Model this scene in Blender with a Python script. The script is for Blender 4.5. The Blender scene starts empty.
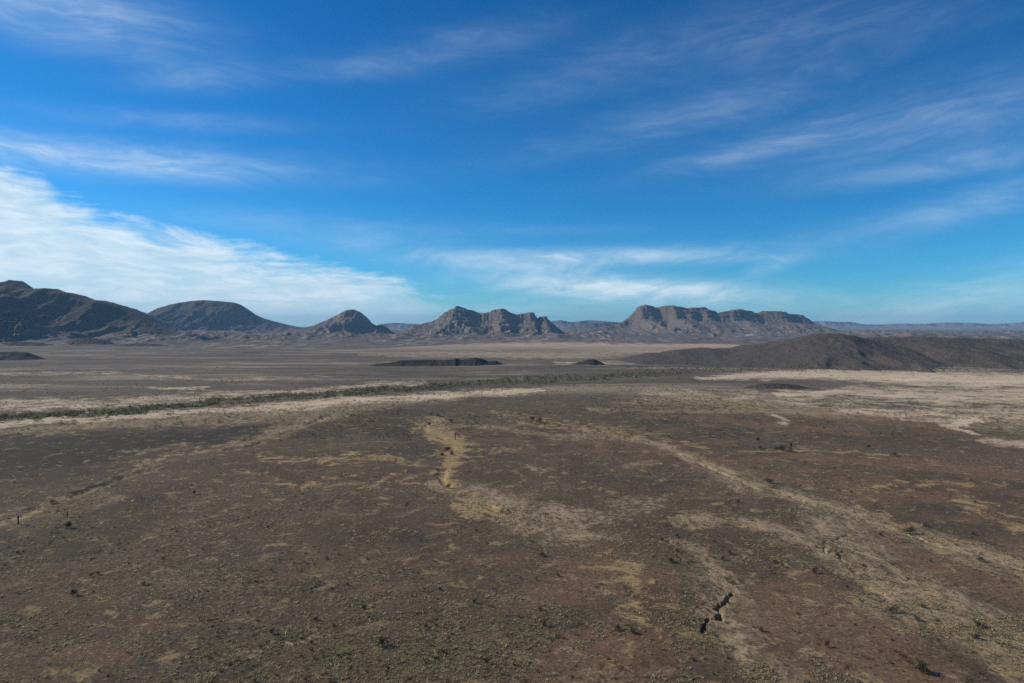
import bpy, math
import numpy as np
from math import radians as R

rng = np.random.default_rng(11)
SC = bpy.context.scene
COL = SC.collection

# ------------------------------------------------------------------ camera
CAM_H = 70.0
F = 683.0
HOR = 325.0                                   # image row of the true horizon
PITCH = math.atan((341.5 - HOR) / F)          # camera tilts down by this
cam = bpy.data.cameras.new('camera'); camo = bpy.data.objects.new('camera', cam); COL.objects.link(camo)
cam.sensor_width = 36.0; cam.lens = 36.0 * F / 1024.0
cam.clip_start = 1.0; cam.clip_end = 120000.0
camo.location = (0, 0, CAM_H); camo.rotation_euler = (math.pi / 2 - PITCH, 0, 0)
SC.camera = camo
cp, sp = math.cos(PITCH), math.sin(PITCH)

def ray(px, py):
    """direction through a photo pixel, y component = 1 (per metre of ground distance)"""
    a = (np.asarray(px, float) - 512) / F; b = (341.5 - np.asarray(py, float)) / F
    dy = cp + b * sp; dz = -sp + b * cp
    return a / dy, dz / dy

def g(px, py):
    """ground point seen at a photo pixel"""
    a, s = ray(px, py); y = -CAM_H / s
    return a * y, y

def hgt(py, y):
    return CAM_H + ray(512, py)[1] * y

def topix(x, y):
    """photo pixel at which a ground point shows"""
    yc = y * cp + CAM_H * sp; zc = y * sp - CAM_H * cp
    yc = np.maximum(yc, 1e-3)
    return 512 + F * x / yc, 341.5 - F * zc / yc

# ------------------------------------------------------------------ noise
def _hash(ix, iy, s):
    h = (ix.astype(np.int64) * 374761393 + iy.astype(np.int64) * 668265263 + s * 982451653) & 0xFFFFFFFF
    h = ((h ^ (h >> 13)) * 1274126177) & 0xFFFFFFFF
    h = (h ^ (h >> 16)) & 0xFFFFFFFF
    return h.astype(np.float64) / 4294967295.0

def vnoise(x, y, s=0):
    ix = np.floor(x); iy = np.floor(y); fx = x - ix; fy = y - iy
    fx = fx * fx * fx * (fx * (fx * 6 - 15) + 10); fy = fy * fy * fy * (fy * (fy * 6 - 15) + 10)
    a = _hash(ix, iy, s); b = _hash(ix + 1, iy, s); c = _hash(ix, iy + 1, s); d = _hash(ix + 1, iy + 1, s)
    return (a + (b - a) * fx) * (1 - fy) + (c + (d - c) * fx) * fy      # 0..1

def fbm(x, y, o=4, s=0, gain=.5):
    t = 0; a = 1; n = 0
    for k in range(o):
        t = t + a * vnoise(x, y, s + k * 17); n += a; a *= gain
        x, y = x * 1.9 + y * .6 + 3.1, y * 1.9 - x * .6 + 7.7
    return t / n

def ridged(x, y, o=4, s=0, gain=.5):
    t = 0; a = 1; n = 0
    for k in range(o):
        t = t + a * (1 - np.abs(2 * vnoise(x, y, s + k * 23) - 1)); n += a; a *= gain
        x, y = x * 1.9 + y * .6 + 3.1, y * 1.9 - x * .6 + 7.7
    return t / n

def sstep(a, b, x):
    t = np.clip((x - a) / (b - a), 0, 1); return t * t * (3 - 2 * t)

# ------------------------------------------------------------------ mesh helpers
def mesh_from(name, V, Fc, mat=None, smooth=True, attrs=None):
    """V (n,3); Fc (m,3|4) integer faces"""
    me = bpy.data.meshes.new(name)
    V = np.ascontiguousarray(V, np.float32); Fc = np.ascontiguousarray(Fc, np.int32); k = Fc.shape[1]
    me.vertices.add(len(V)); me.vertices.foreach_set('co', V.ravel())
    me.loops.add(Fc.size); me.loops.foreach_set('vertex_index', Fc.ravel())
    me.polygons.add(len(Fc)); me.polygons.foreach_set('loop_start', np.arange(0, Fc.size, k, dtype=np.int32))
    if smooth: me.polygons.foreach_set('use_smooth', np.ones(len(Fc), bool))
    me.update(calc_edges=True)
    for an, av in (attrs or {}).items():
        at = me.attributes.new(an, 'FLOAT_COLOR', 'POINT')
        c = np.ones((len(V), 4), np.float32); c[:, :av.shape[1]] = av; at.data.foreach_set('color', c.ravel())
    if mat: me.materials.append(mat)
    return me

def link(name, me, parent=None, **props):
    o = bpy.data.objects.new(name, me); COL.objects.link(o)
    if parent: o.parent = parent
    for k, v in props.items(): o[k] = v
    return o

def grid_faces(nr, nc, wrap=False):
    i = np.arange(nr - 1)[:, None]; j = np.arange(nc if wrap else nc - 1)[None, :]; j2 = (j + 1) % nc
    return np.stack([i * nc + j + 0 * i, i * nc + j2 + 0 * i, (i + 1) * nc + j2, (i + 1) * nc + j], -1).reshape(-1, 4)

# ------------------------------------------------------------------ node helpers
class NT:
    def __init__(s, nt): s.t = nt; nt.nodes.clear()
    def n(s, typ, **kw):
        nd = s.t.nodes.new(typ)
        for k, v in kw.items(): setattr(nd, k, v)
        return nd
    def put(s, sock, v):
        if isinstance(v, bpy.types.NodeSocket): s.t.links.new(v, sock)
        elif v is not None:
            if hasattr(sock.default_value, '__len__') and not hasattr(v, '__len__'): v = (v,) * len(sock.default_value)
            if hasattr(sock.default_value, '__len__') and len(sock.default_value) == 4 and len(v) == 3: v = tuple(v) + (1,)
            sock.default_value = v
    def m(s, op, a, b=None, c=None, clamp=False):
        nd = s.n('ShaderNodeMath', operation=op, use_clamp=clamp)
        s.put(nd.inputs[0], a)
        if b is not None: s.put(nd.inputs[1], b)
        if c is not None: s.put(nd.inputs[2], c)
        return nd.outputs[0]
    def vm(s, op, a, b=None):
        nd = s.n('ShaderNodeVectorMath', operation=op); s.put(nd.inputs[0], a)
        if b is not None: s.put(nd.inputs[1], b)
        return nd.outputs[0]
    def ss(s, x, lo, hi, a=0.0, b=1.0):
        nd = s.n('ShaderNodeMapRange', interpolation_type='SMOOTHSTEP')
        for i, v in enumerate((x, lo, hi, a, b)): s.put(nd.inputs[i], v)
        return nd.outputs[0]
    def lin(s, x, lo, hi, a=0.0, b=1.0):
        nd = s.n('ShaderNodeMapRange'); nd.clamp = True
        for i, v in enumerate((x, lo, hi, a, b)): s.put(nd.inputs[i], v)
        return nd.outputs[0]
    def mix(s, f, a, b, mode='MIX'):
        nd = s.n('ShaderNodeMix', data_type='RGBA', blend_type=mode)
        s.put(nd.inputs[0], f); s.put(nd.inputs[6], a); s.put(nd.inputs[7], b); return nd.outputs[2]
    def noise(s, vec, scale, detail=4, rough=.5, dist=0, out=0, lac=2.0):
        nd = s.n('ShaderNodeTexNoise'); s.put(nd.inputs['Vector'], vec)
        nd.inputs['Scale'].default_value = scale; nd.inputs['Detail'].default_value = detail
        nd.inputs['Roughness'].default_value = rough; nd.inputs['Distortion'].default_value = dist
        nd.inputs['Lacunarity'].default_value = lac
        return nd.outputs[out]
    def vor(s, vec, scale, out=0, rnd=1.0):
        nd = s.n('ShaderNodeTexVoronoi'); s.put(nd.inputs['Vector'], vec); nd.inputs['Scale'].default_value = scale
        nd.inputs['Randomness'].default_value = rnd
        return nd.outputs[out]
    def sep(s, v):
        nd = s.n('ShaderNodeSeparateXYZ'); s.put(nd.inputs[0], v); return nd.outputs
    def comb(s, x, y, z):
        nd = s.n('ShaderNodeCombineXYZ'); s.put(nd.inputs[0], x); s.put(nd.inputs[1], y); s.put(nd.inputs[2], z); return nd.outputs[0]
    def attr(s, name):
        nd = s.n('ShaderNodeAttribute'); nd.attribute_name = name; return nd.outputs['Color']
    def bump(s, h, strength, dist):
        nd = s.n('ShaderNodeBump'); nd.inputs['Strength'].default_value = strength; nd.inputs['Distance'].default_value = dist
        s.put(nd.inputs['Height'], h); return nd.outputs[0]
    def surf(s, col, rough=.95, normal=None, spec=.15, transl=None):
        b = s.n('ShaderNodeBsdfPrincipled'); s.put(b.inputs['Base Color'], col); s.put(b.inputs['Roughness'], rough)
        b.inputs['Specular IOR Level'].default_value = spec
        if normal: s.put(b.inputs['Normal'], normal)
        o = s.n('ShaderNodeOutputMaterial'); s.t.links.new(b.outputs[0], o.inputs[0])

def material(name):
    m = bpy.data.materials.new(name); m.use_nodes = True; return m, NT(m.node_tree)

# ------------------------------------------------------------------ light and sky
SUN_AZ, SUN_EL = R(-76), R(31)                # azimuth from the viewing direction, towards the left
sd = np.array([math.sin(SUN_AZ) * math.cos(SUN_EL), math.cos(SUN_AZ) * math.cos(SUN_EL), math.sin(SUN_EL)])
sl = bpy.data.lights.new('sun', 'SUN'); sl.energy = 4.7; sl.angle = R(.5); sl.color = (1, .90, .76)
so = bpy.data.objects.new('sun', sl); COL.objects.link(so); so.location = (-300, 100, 500)
from mathutils import Vector
so.rotation_euler = Vector(sd).to_track_quat('Z', 'Y').to_euler()

W = bpy.data.worlds.new('World'); SC.world = W; W.use_nodes = True
n = NT(W.node_tree)
sky = n.n('ShaderNodeTexSky', sky_type='NISHITA'); sky.sun_disc = False
sky.sun_elevation = SUN_EL; sky.sun_rotation = SUN_AZ
sky.altitude = 1200; sky.air_density = 1.0; sky.dust_density = 0.3; sky.ozone_density = 3.0
tc = n.n('ShaderNodeTexCoord').outputs['Generated']
dx, dy, dz = n.sep(tc)
az = n.m('ARCTAN2', dx, dy); el = n.m('ARCSINE', dz)

def ae(px, py):
    a = (px - 512) / F; b = (341.5 - py) / F
    x, y, z = a, cp + b * sp, -sp + b * cp
    return math.atan2(x, y), math.atan2(z, math.hypot(x, y))
PXR = 1 / F
# slanting coordinates: streaks climb a little towards the right side of the sky
tilt = n.m('MULTIPLY', n.m('MULTIPLY', az, az), 0.05)
els = n.m('SUBTRACT', el, n.m('ADD', tilt, n.m('MULTIPLY', az, .03)))
c1 = n.comb(n.m('MULTIPLY', az, 3.2), n.m('MULTIPLY', els, 20), 0.0)
wv = n.vm('SUBTRACT', n.noise(n.comb(n.m('MULTIPLY', az, 5), n.m('MULTIPLY', el, 12), 3.3), 1, 3, .5, 0, 1), (.5, .5, .5))
c1w = n.vm('ADD', c1, n.vm('MULTIPLY', wv, (.9, 1.3, 0)))
N1 = n.noise(c1w, 1.0, 7, .58)                                # broad streaks
c2 = n.comb(n.m('MULTIPLY', az, 16), n.m('MULTIPLY', els, 70), 5.0)
N2 = n.noise(n.vm('ADD', c2, n.vm('MULTIPLY', wv, (2.4, 5, 0))), 1.0, 6, .62)    # fine fibres
NC = n.noise(n.comb(n.m('MULTIPLY', az, 26), n.m('MULTIPLY', els, 60), 1.0), 1.0, 4, .6)

def gauss(px, py, wx, wy, ang, amp):
    """soft elongated veil of cloud centred on a direction"""
    a0, e0 = ae(px, py); c, s = math.cos(R(ang)), math.sin(R(ang))
    da = n.m('SUBTRACT', az, a0); de = n.m('SUBTRACT', el, e0)
    u = n.m('ADD', n.m('MULTIPLY', da, c / (wx * PXR)), n.m('MULTIPLY', de, s / (wx * PXR)))
    v = n.m('SUBTRACT', n.m('MULTIPLY', de, c / (wy * PXR)), n.m('MULTIPLY', da, s / (wy * PXR)))
    r2 = n.m('ADD', n.m('MULTIPLY', u, u), n.m('MULTIPLY', v, v))
    return n.m('MULTIPLY', n.m('EXPONENT', n.m('MULTIPLY', r2, -1)), amp)

VEILS = [  # px, py, half width, half height, tilt, strength
    (50, 8, 100, 22, -2, .48), (110, 158, 150, 13, 1, .60), (195, 78, 50, 10, 8, .24), (345, 68, 80, 10, 6, .12), (510, 312, 190, 13, 0, .42),
    (165, 120, 100, 8, 3, .16), (620, 62, 160, 22, 14, .10), (820, 30, 120, 26, 6, .13), (940, 120, 140, 28, 5, .18),
    (1000, 158, 110, 9, 3, .26), (760, 148, 100, 10, 9, .20), (990, 200, 60, 12, 14, .26), (610, 257, 130, 8, 0, .85),
    (430, 255, 120, 12, -6, .24), (634, 290, 125, 11, -4, 1.45), (785, 260, 32, 7, 22, .34), (540, 268, 60, 5, -3, .36),
    (1000, 292, 90, 18, 12, .46), (900, 322, 160, 12, 0, .22), (700, 112, 170, 18, 10, .14), (470, 42, 90, 16, 10, .12),
    (880, 225, 100, 10, 8, .12), (300, 225, 140, 12, -2, .15), (520, 230, 120, 6, 0, .07)]
S = None
for vv in VEILS:
    gk = gauss(*vv); S = gk if S is None else n.m('ADD', S, gk)
veil = n.m('MULTIPLY', S, n.ss(n.m('ADD', n.m('MULTIPLY', N1, .62), n.m('MULTIPLY', N2, .38)), .34, .68, .35, 1.1))
# the big bank on the left: its upper edge as a function of azimuth
EDGE = [(-260, 95), (-80, 130), (0, 158), (40, 172), (75, 200), (110, 212), (180, 226), (250, 243), (320, 257), (390, 268), (430, 286), (468, 300), (520, 318), (600, 345)]
cr = n.n('ShaderNodeValToRGB'); cr.color_ramp.interpolation = 'EASE'
A0, A1 = ae(-260, 95)[0], ae(600, 345)[0]; E0, E1 = -.05, .4
els_ = cr.color_ramp.elements
while len(els_) < len(EDGE): els_.new(.5)
for e_, (px, py) in zip(els_, EDGE):
    a, e = ae(px, py); e_.position = (a - A0) / (A1 - A0); v = (e - E0) / (E1 - E0); e_.color = (v, v, v, 1)
n.put(cr.inputs[0], n.lin(az, A0, A1))
edge = n.m('ADD', n.m('MULTIPLY', cr.outputs[0], E1 - E0), E0)
over = n.m('SUBTRACT', edge, el)                               # >0 below the edge
over = n.m('ADD', over, n.m('MULTIPLY', n.m('SUBTRACT', N1, .5), .060))
over = n.m('ADD', over, n.m('MULTIPLY', n.m('SUBTRACT', N2, .5), .05))
over = n.m('ADD', over, n.m('MULTIPLY', n.m('SUBTRACT', NC, .5), .03))
bank = n.ss(over, -.004, .036)
bank = n.m('MULTIPLY', bank, n.ss(n.m('ADD', n.m('MULTIPLY', N1, .6), n.m('MULTIPLY', N2, .4)), .30, .56, .80, 1.0))
lowfade = n.ss(el, ae(0, 326)[1], ae(0, 292)[1], .62, 1.0)     # thins out towards the horizon
bank = n.m('MULTIPLY', n.m('MULTIPLY', bank, lowfade), n.ss(az, ae(540, 0)[0], ae(330, 0)[0]))
cov = n.m('MAXIMUM', bank, veil)
cov = n.m('MULTIPLY', n.m('MINIMUM', cov, 1.0), n.ss(el, -.02, .0))
sk = n.n('ShaderNodeSeparateColor'); n.put(sk.inputs[0], sky.outputs[0])          # deepen the blue of clear dry air
cb_ = n.n('ShaderNodeCombineColor')
for k_, (g_, a_) in enumerate(((1.91, .063), (1.28, .54), (1.20, .87))):
    n.put(cb_.inputs[k_], n.m('MULTIPLY', n.m('POWER', sk.outputs[k_], g_), a_))
skyc = cb_.outputs[0]
cloudc = n.mix(n.ss(N2, .35, .7), (6.4, 8.3, 9.6), (8.6, 10.0, 10.9))
bgc = n.mix(n.m('MULTIPLY', cov, .93), skyc, cloudc)
bg = n.n('ShaderNodeBackground'); n.put(bg.inputs[0], bgc); bg.inputs[1].default_value = .08
wo = n.n('ShaderNodeOutputWorld'); n.t.links.new(bg.outputs[0], wo.inputs[0])

# ------------------------------------------------------------------ where the soils and plants lie
# strokes: (soil, strength, [(px, py, half height in rows), ...]) traced on the photo and laid out on the ground
PALE, TAN, GREEN, DARK, RED, YEL = range(6)
STROKES = [
    (RED, .50, [(480, 436, 10), (640, 452, 20), (800, 476, 28), (960, 500, 40), (1080, 520, 50)]), (RED, .40, [(300, 560, 20), (450, 570, 26), (600, 590, 30), (700, 600, 30)]),
    (GREEN, 1.25, [(-60, 420, 2.2), (60, 416, 2.2), (150, 409, 2.8), (230, 402, 2.8), (330, 394, 2.6), (420, 387, 2.6), (500, 381, 3), (560, 378, 3.4), (640, 375, 3), (700, 371, 2)]),
    (GREEN, .38, [(440, 386, 4), (560, 384, 5), (640, 382, 4), (700, 379, 2)]),
    (GREEN, .8, [(620, 368, 2), (740, 370, 2.4), (900, 369, 2), (1060, 373, 1.6)]),
    (PALE, .85, [(-60, 428, 3.5), (60, 421, 3), (160, 415, 3), (260, 409, 4), (350, 401, 4.4), (430, 396, 3.6), (500, 391, 3), (540, 390, 1.6)]),
    (PALE, .62, [(-60, 405, 6), (80, 404, 6), (170, 399, 5), (300, 391, 4), (420, 381, 3)]),
    (PALE, .55, [(-40, 375, 1.4), (60, 374, 1.8), (120, 373, 1.3), (190, 377, 1.2)]),
    (PALE, .8, [(150, 387, 1.5), (175, 389, 2.2), (210, 388, 1.2)]),
    (PALE, .5, [(160, 380, 1), (230, 379, 1.5), (330, 377, 1)]),
    (TAN, .7, [(-60, 438, 4), (80, 428, 4), (250, 416, 5), (330, 409, 6), (500, 392, 4), (600, 388, 4), (700, 396, 8), (800, 402, 9)]),
    # tributary on the left
    (TAN, .75, [(400, 402, 3), (330, 415, 4), (275, 428, 5), (250, 440, 4), (205, 452, 2.6), (150, 464, 2), (125, 474, 3), (100, 487, 3), (40, 502, 4), (-30, 530, 6), (-80, 545, 6)]), (GREEN, .62, [(110, 485, 6), (85, 498, 9), (60, 512, 10), (20, 530, 7)]),
    (TAN, .35, [(120, 495, 7), (80, 508, 9), (20, 518, 8)]),
    (TAN, .5, [(190, 446, 3), (150, 452, 3), (110, 462, 2.5)]),
    (YEL, .7, [(262, 458, 3), (310, 461, 3.5), (365, 458, 4), (410, 466, 3)]),
    (YEL, .4, [(230, 470, 3), (300, 490, 5), (400, 480, 6)]),
    # centre channel of dry yellow grass
    (YEL, 1.1, [(440, 420, 4), (424, 428, 6), (436, 436, 6), (455, 445, 7), (444, 456, 7), (448, 468, 5), (440, 478, 5), (446, 489, 4)]),
    (YEL, 1.1, [(470, 506, 7), (492, 512, 8), (510, 516, 4)]),
    (TAN, .6, [(430, 487, 6), (470, 495, 8), (500, 505, 12), (540, 522, 14), (600, 530, 10)]),
    (TAN, .6, [(440, 425, 2), (485, 428, 2.5), (520, 434, 2.5), (560, 438, 3), (620, 440, 3), (660, 446, 3)]),
    (TAN, .6, [(458, 456, 1.8), (500, 449, 1.5), (530, 446, 1)]),
    # pale patches in the middle
    (PALE, .55, [(560, 508, 6), (575, 518, 6), (600, 521, 4), (640, 522, 3)]),
    (PALE, .42, [(480, 500, 9), (560, 525, 18), (610, 520, 12), (650, 500, 9)]),
    (TAN, 1.1, [(690, 518, 4), (715, 518, 5), (745, 520, 2.5)]), (PALE, .4, [(540, 528, 4), (590, 532, 4), (615, 529, 3)]),
    (PALE, .5, [(535, 468, 3), (560, 470, 2.5)]), (TAN, .8, [(632, 466, 3), (655, 466, 2)]), (PALE, .5, [(250, 652, 3), (285, 645, 4), (325, 626, 3)]), (PALE, .6, [(603, 641, 2), (626, 642, 2)]), (PALE, .5, [(574, 651, 1.6), (590, 655, 1.6)]), (PALE, .55, [(640, 671, 2.5), (672, 675, 2.5)]), (TAN, .6, [(730, 596, 5), (738, 606, 6), (740, 625, 6)]),
    # right centre streaks
    (YEL, .55, [(500, 412, 2), (540, 420, 4), (590, 428, 5), (640, 436, 4), (700, 446, 3)]),
    (YEL, .7, [(620, 404, 3), (680, 400, 6), (730, 405, 6), (800, 410, 5), (860, 412, 3), (1040, 420, 2)]),
    (PALE, .45, [(650, 392, 6), (720, 395, 7), (800, 398, 8), (900, 400, 8)]),
    (TAN, .6, [(590, 410, 2), (700, 411, 3), (820, 414, 4), (940, 420, 4), (1060, 432, 4)]),
    (PALE, .95, [(700, 379, 2), (740, 376, 4), (820, 374, 5), (900, 377, 8), (980, 380, 9), (1080, 384, 9)]),
    (PALE, .8, [(780, 394, 2.5), (850, 392, 5), (940, 396, 10), (1060, 398, 12)]),
    (PALE, .6, [(840, 408, 4), (900, 414, 7), (980, 412, 9), (1080, 415, 12)]),
    (PALE, 1.3, [(945, 424, 1.4), (960, 421, 3), (975, 417, 1.6)]), (PALE, 1.2, [(945, 424, 1.3), (972, 432, 1.4)]),
    (PALE, 1.1, [(985, 441, 2), (1000, 442, 4), (1040, 446, 3)]),
    (PALE, .55, [(775, 419, 2), (786, 422, 2)]),
    (DARK, .8, [(800, 409, 1), (880, 411, 1.2), (960, 416, 1.2), (1040, 424, 1.5)]),
    (RED, .9, [(820, 418, 3), (880, 422, 3), (950, 428, 3), (1000, 436, 2)]),
    (RED, .9, [(690, 462, 3), (820, 459, 4), (900, 464, 6), (1040, 475, 8)]),
    (RED, .6, [(560, 432, 3), (620, 440, 3), (700, 425, 4)]),
    (RED, .7, [(650, 415, 4), (760, 424, 4), (860, 432, 4)]),
    (DARK, .85, [(-80, 462, 26), (60, 452, 20), (150, 443, 15), (215, 435, 9), (262, 425, 3)]), (DARK, .45, [(-80, 560, 30), (60, 540, 26), (150, 500, 14)]),
    (DARK, .45, [(280, 436, 6), (340, 430, 8), (400, 426, 8), (405, 450, 14)]),
    (DARK, .45, [(340, 540, 14), (380, 525, 12), (420, 535, 10)]),
    # north-east wash, running from the middle distance to the lower right corner
    (TAN, .75, [(520, 424, 1.5), (600, 434, 2), (660, 449, 3.4), (695, 462, 4), (725, 474, 4), (760, 487, 5.5), (800, 500, 7), (845, 513, 7), (880, 524, 6), (930, 538, 8), (980, 556, 9), (1060, 582, 12)]),
    (PALE, .62, [(655, 448, 1.5), (692, 463, 1.8), (712, 468, 1.6), (725, 474, 1.6), (752, 484, 2), (775, 490, 2.2), (800, 499, 2), (838, 511, 2), (878, 523, 2), (925, 536, 2.4), (975, 553, 2.8), (1060, 580, 4)]),
    (PALE, .5, [(690, 462, 1.2), (706, 454, 1.2), (716, 450, 1)]),
    (GREEN, .75, [(735, 474, 1.5), (768, 485, 2.4), (800, 497, 2)]), (GREEN, .8, [(850, 512, 2), (905, 530, 2.6), (940, 541, 3), (985, 558, 4), (1050, 576, 5)]),
    (GREEN, .7, [(812, 540, 3), (832, 553, 4), (850, 578, 4), (880, 590, 4)]), (GREEN, .6, [(905, 606, 4), (950, 624, 6), (990, 640, 6)]), (GREEN, .6, [(800, 560, 2), (850, 590, 2.4), (900, 612, 3), (960, 645, 4)]),
    (GREEN, .8, [(664, 545, 2), (680, 560, 3), (700, 600, 3), (694, 622, 6), (702, 640, 6), (712, 655, 5)]), (GREEN, .5, [(742, 640, 4), (765, 660, 5), (790, 680, 6)]),
    (TAN, .7, [(700, 514, 2.4), (740, 519, 3.5), (775, 527, 5), (810, 545, 8), (850, 570, 12), (900, 598, 16), (955, 622, 18), (1010, 645, 20), (1080, 680, 24)]),
    (TAN, .6, [(800, 498, 6), (822, 520, 12), (850, 545, 14), (890, 575, 16), (930, 600, 14)]),
    (PALE, .55, [(748, 520, 1.6), (778, 530, 2), (806, 546, 2.6), (838, 566, 3), (878, 590, 3.4), (925, 612, 4), (975, 638, 5), (1040, 672, 6)]),
    (PALE, .42, [(800, 500, 1.8), (818, 518, 2.4), (836, 540, 2.6), (862, 560, 3), (910, 585, 4), (960, 612, 4.5), (1030, 650, 5)]),
    (YEL, .5, [(850, 505, 4), (930, 538, 6), (1010, 565, 8)]), (YEL, .5, [(840, 580, 9), (940, 622, 12), (1020, 655, 14)]),
    (RED, .8, [(870, 535, 6), (930, 560, 10), (1000, 590, 14), (1070, 610, 16)]),
    (YEL, .5, [(840, 492, 3), (900, 489, 3), (950, 484, 2), (1010, 490, 2)]),
    (YEL, .65, [(960, 500, 6), (980, 508, 5), (1010, 526, 4)]),
    (YEL, .55, [(750, 454, 2), (800, 450, 3), (860, 453, 2), (890, 457, 2)]),
    # gully channel bottom centre-right
    (PALE, .5, [(668, 538, 1.2), (682, 556, 1.6), (698, 572, 2), (722, 585, 2), (740, 602, 3), (742, 622, 3), (738, 645, 3), (758, 664, 3), (785, 690, 3)]),
    (TAN, .65, [(668, 540, 4), (684, 555, 6), (700, 572, 8), (726, 590, 9), (742, 612, 12), (735, 640, 12), (760, 665, 12), (790, 690, 12)]),
    (GREEN, .5, [(690, 610, 10), (705, 630, 12), (712, 650, 10)]),
    (RED, .9, [(600, 640, 20), (640, 660, 30), (560, 680, 14)]), (RED, .8, [(800, 600, 30), (860, 640, 34), (900, 680, 24)]),
    (RED, .75, [(560, 565, 10), (640, 575, 12), (560, 590, 14)]), (RED, .5, [(90, 650, 20), (130, 620, 16)]), (RED, .5, [(560, 430, 4), (480, 450, 5)]),
    (GREEN, .55, [(250, 640, 30), (360, 660, 30), (450, 650, 35), (520, 620, 35)]),
    (GREEN, .5, [(60, 540, 24), (-20, 560, 30)]), (GREEN, .55, [(20, 616, 14), (90, 655, 16)]),
    (GREEN, .4, [(180, 575, 14), (260, 585, 14), (340, 570, 20)]),
    (YEL, .45, [(700, 640, 12), (640, 600, 14), (600, 560, 10)]),
    (TAN, 1.4, [(330, 351, .8), (400, 350, 2.2), (470, 350, 5), (520, 351, 7), (580, 351, 7), (640, 350, 5), (700, 347, 2.5), (780, 346, .8)]),
    (PALE, .5, [(360, 354, 1), (430, 354, 3), (560, 356, 5), (620, 352, 4), (700, 350, 1)]),
    (PALE, .7, [(556, 363, 1.2), (590, 364, 1.8), (640, 363, 1)]),
    (GREEN, .35, [(0, 362, 3), (60, 364, 2), (100, 366, 1.5)]),
    (DARK, .6, [(60, 357, 1.5), (90, 357, 1.5)]), (DARK, .6, [(120, 356, 1.2), (150, 356, 1.3)]),
    (DARK, .5, [(-20, 383, 1), (100, 384, 1.2), (240, 379, 1)]), (DARK, .5, [(-20, 394, 1), (60, 393, 1.5), (90, 394, 1)]),
]

def masks(x, y):
    """six soil/plant cover amounts for ground points (same length arrays)"""
    px, py = topix(x, y)
    wx = fbm(x / 40, y / 40, 4, 5) - .5; wy = fbm(x / 40, y / 40, 4, 91) - .5
    wb = fbm(x / 9, y / 9, 3, 31) - .5
    sc = 26.0 + 0 * x
    k = np.clip((py - 335) / 150, .05, 1.6)
    wc = fbm(x / 2.5, y / 2.5, 3, 131) - .5
    px = px + (wx * 44 + wb * 30 + wc * 18) * k; py = py + (wy * 15 + wb * 9 + wc * 6) * k
    M = np.zeros((6, len(x)), np.float32)
    front = (y > 30)
    for kind, st, pts in STROKES:
        P = np.array(pts, float); best = np.full(len(x), 9.0)
        hw = P[:, 2].max() * 3
        sel = np.where(front & (px > P[:, 0].min() - 40 - hw * 2) & (px < P[:, 0].max() + 40 + hw * 2) & (py > P[:, 1].min() - hw) & (py < P[:, 1].max() + hw))[0]
        if not len(sel): continue
        qx, qy = px[sel], py[sel]; b = np.full(len(sel), 9.0)
        for (x0, y0, w0), (x1, y1, w1) in zip(P[:-1], P[1:]):
            # distances measured with the rows stretched, as a strip on the ground looks from up here
            A = 2.2
            ax, ay = (x1 - x0), (y1 - y0) * A
            t = np.clip(((qx - x0) * ax + (qy - y0) * A * ay) / (ax * ax + ay * ay), 0, 1)
            ddx = qx - (x0 + t * ax); ddy = (qy - y0) * A - t * ay
            w = (w0 + t * (w1 - w0)) * A
            b = np.minimum(b, np.hypot(ddx, ddy) / w)
        v = st * (1 - sstep(.1, 1.9, b))
        M[kind, sel] = np.maximum(M[kind, sel], v)
    return M

def catmull(P, k=8):
    P = np.array(P, float); Q = np.vstack([2 * P[0] - P[1], P, 2 * P[-1] - P[-2]]); out = []
    for i in range(1, len(Q) - 2):
        for t in np.arange(k) / k:
            out.append(.5 * ((2 * Q[i]) + (-Q[i - 1] + Q[i + 1]) * t + (2 * Q[i - 1] - 5 * Q[i] + 4 * Q[i + 1] - Q[i + 2]) * t * t + (-Q[i - 1] + 3 * Q[i] - 3 * Q[i + 1] + Q[i + 2]) * t ** 3))
    out.append(P[-1]); return np.array(out)

# incised channels: (pixel polyline, depth m, half width m)
CHANNELS = [
    ([(731, 594), (727, 600), (720, 607), (717, 613), (722, 617), (718, 620), (708, 620), (702, 624), (703, 632)], 1.7, .5),
    ([(704, 634), (712, 640), (719, 648), (719, 656), (709, 661)], .8, .5),
    ([(560, 428), (622, 438), (664, 450), (696, 463), (724, 475), (755, 489), (790, 498), (830, 512), (870, 522), (905, 533), (950, 548), (1000, 562), (1060, 585)], .6, .9),
    ([(668, 538), (676, 552), (690, 566), (704, 577), (722, 586), (731, 594)], .25, .6),
    ([(850, 535), (834, 540), (822, 547), (830, 553), (838, 549), (843, 560), (856, 574)], .65, .5),
    ([(700, 516), (740, 519), (765, 530), (800, 552), (850, 580), (890, 600)], .3, 1.2),
    ([(437, 420), (425, 430), (452, 444), (446, 462), (442, 480), (460, 492), (500, 512)], .6, 2.0),
    ([(330, 415), (262, 442), (200, 456), (130, 474), (70, 496), (0, 520)], .7, 3.0),
]
CH = []
for pts, dep, hw in CHANNELS:
    c = catmull(pts, 6); x, y = g(c[:, 0], c[:, 1]); CH.append((np.stack([x, y], 1), dep, hw))

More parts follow.
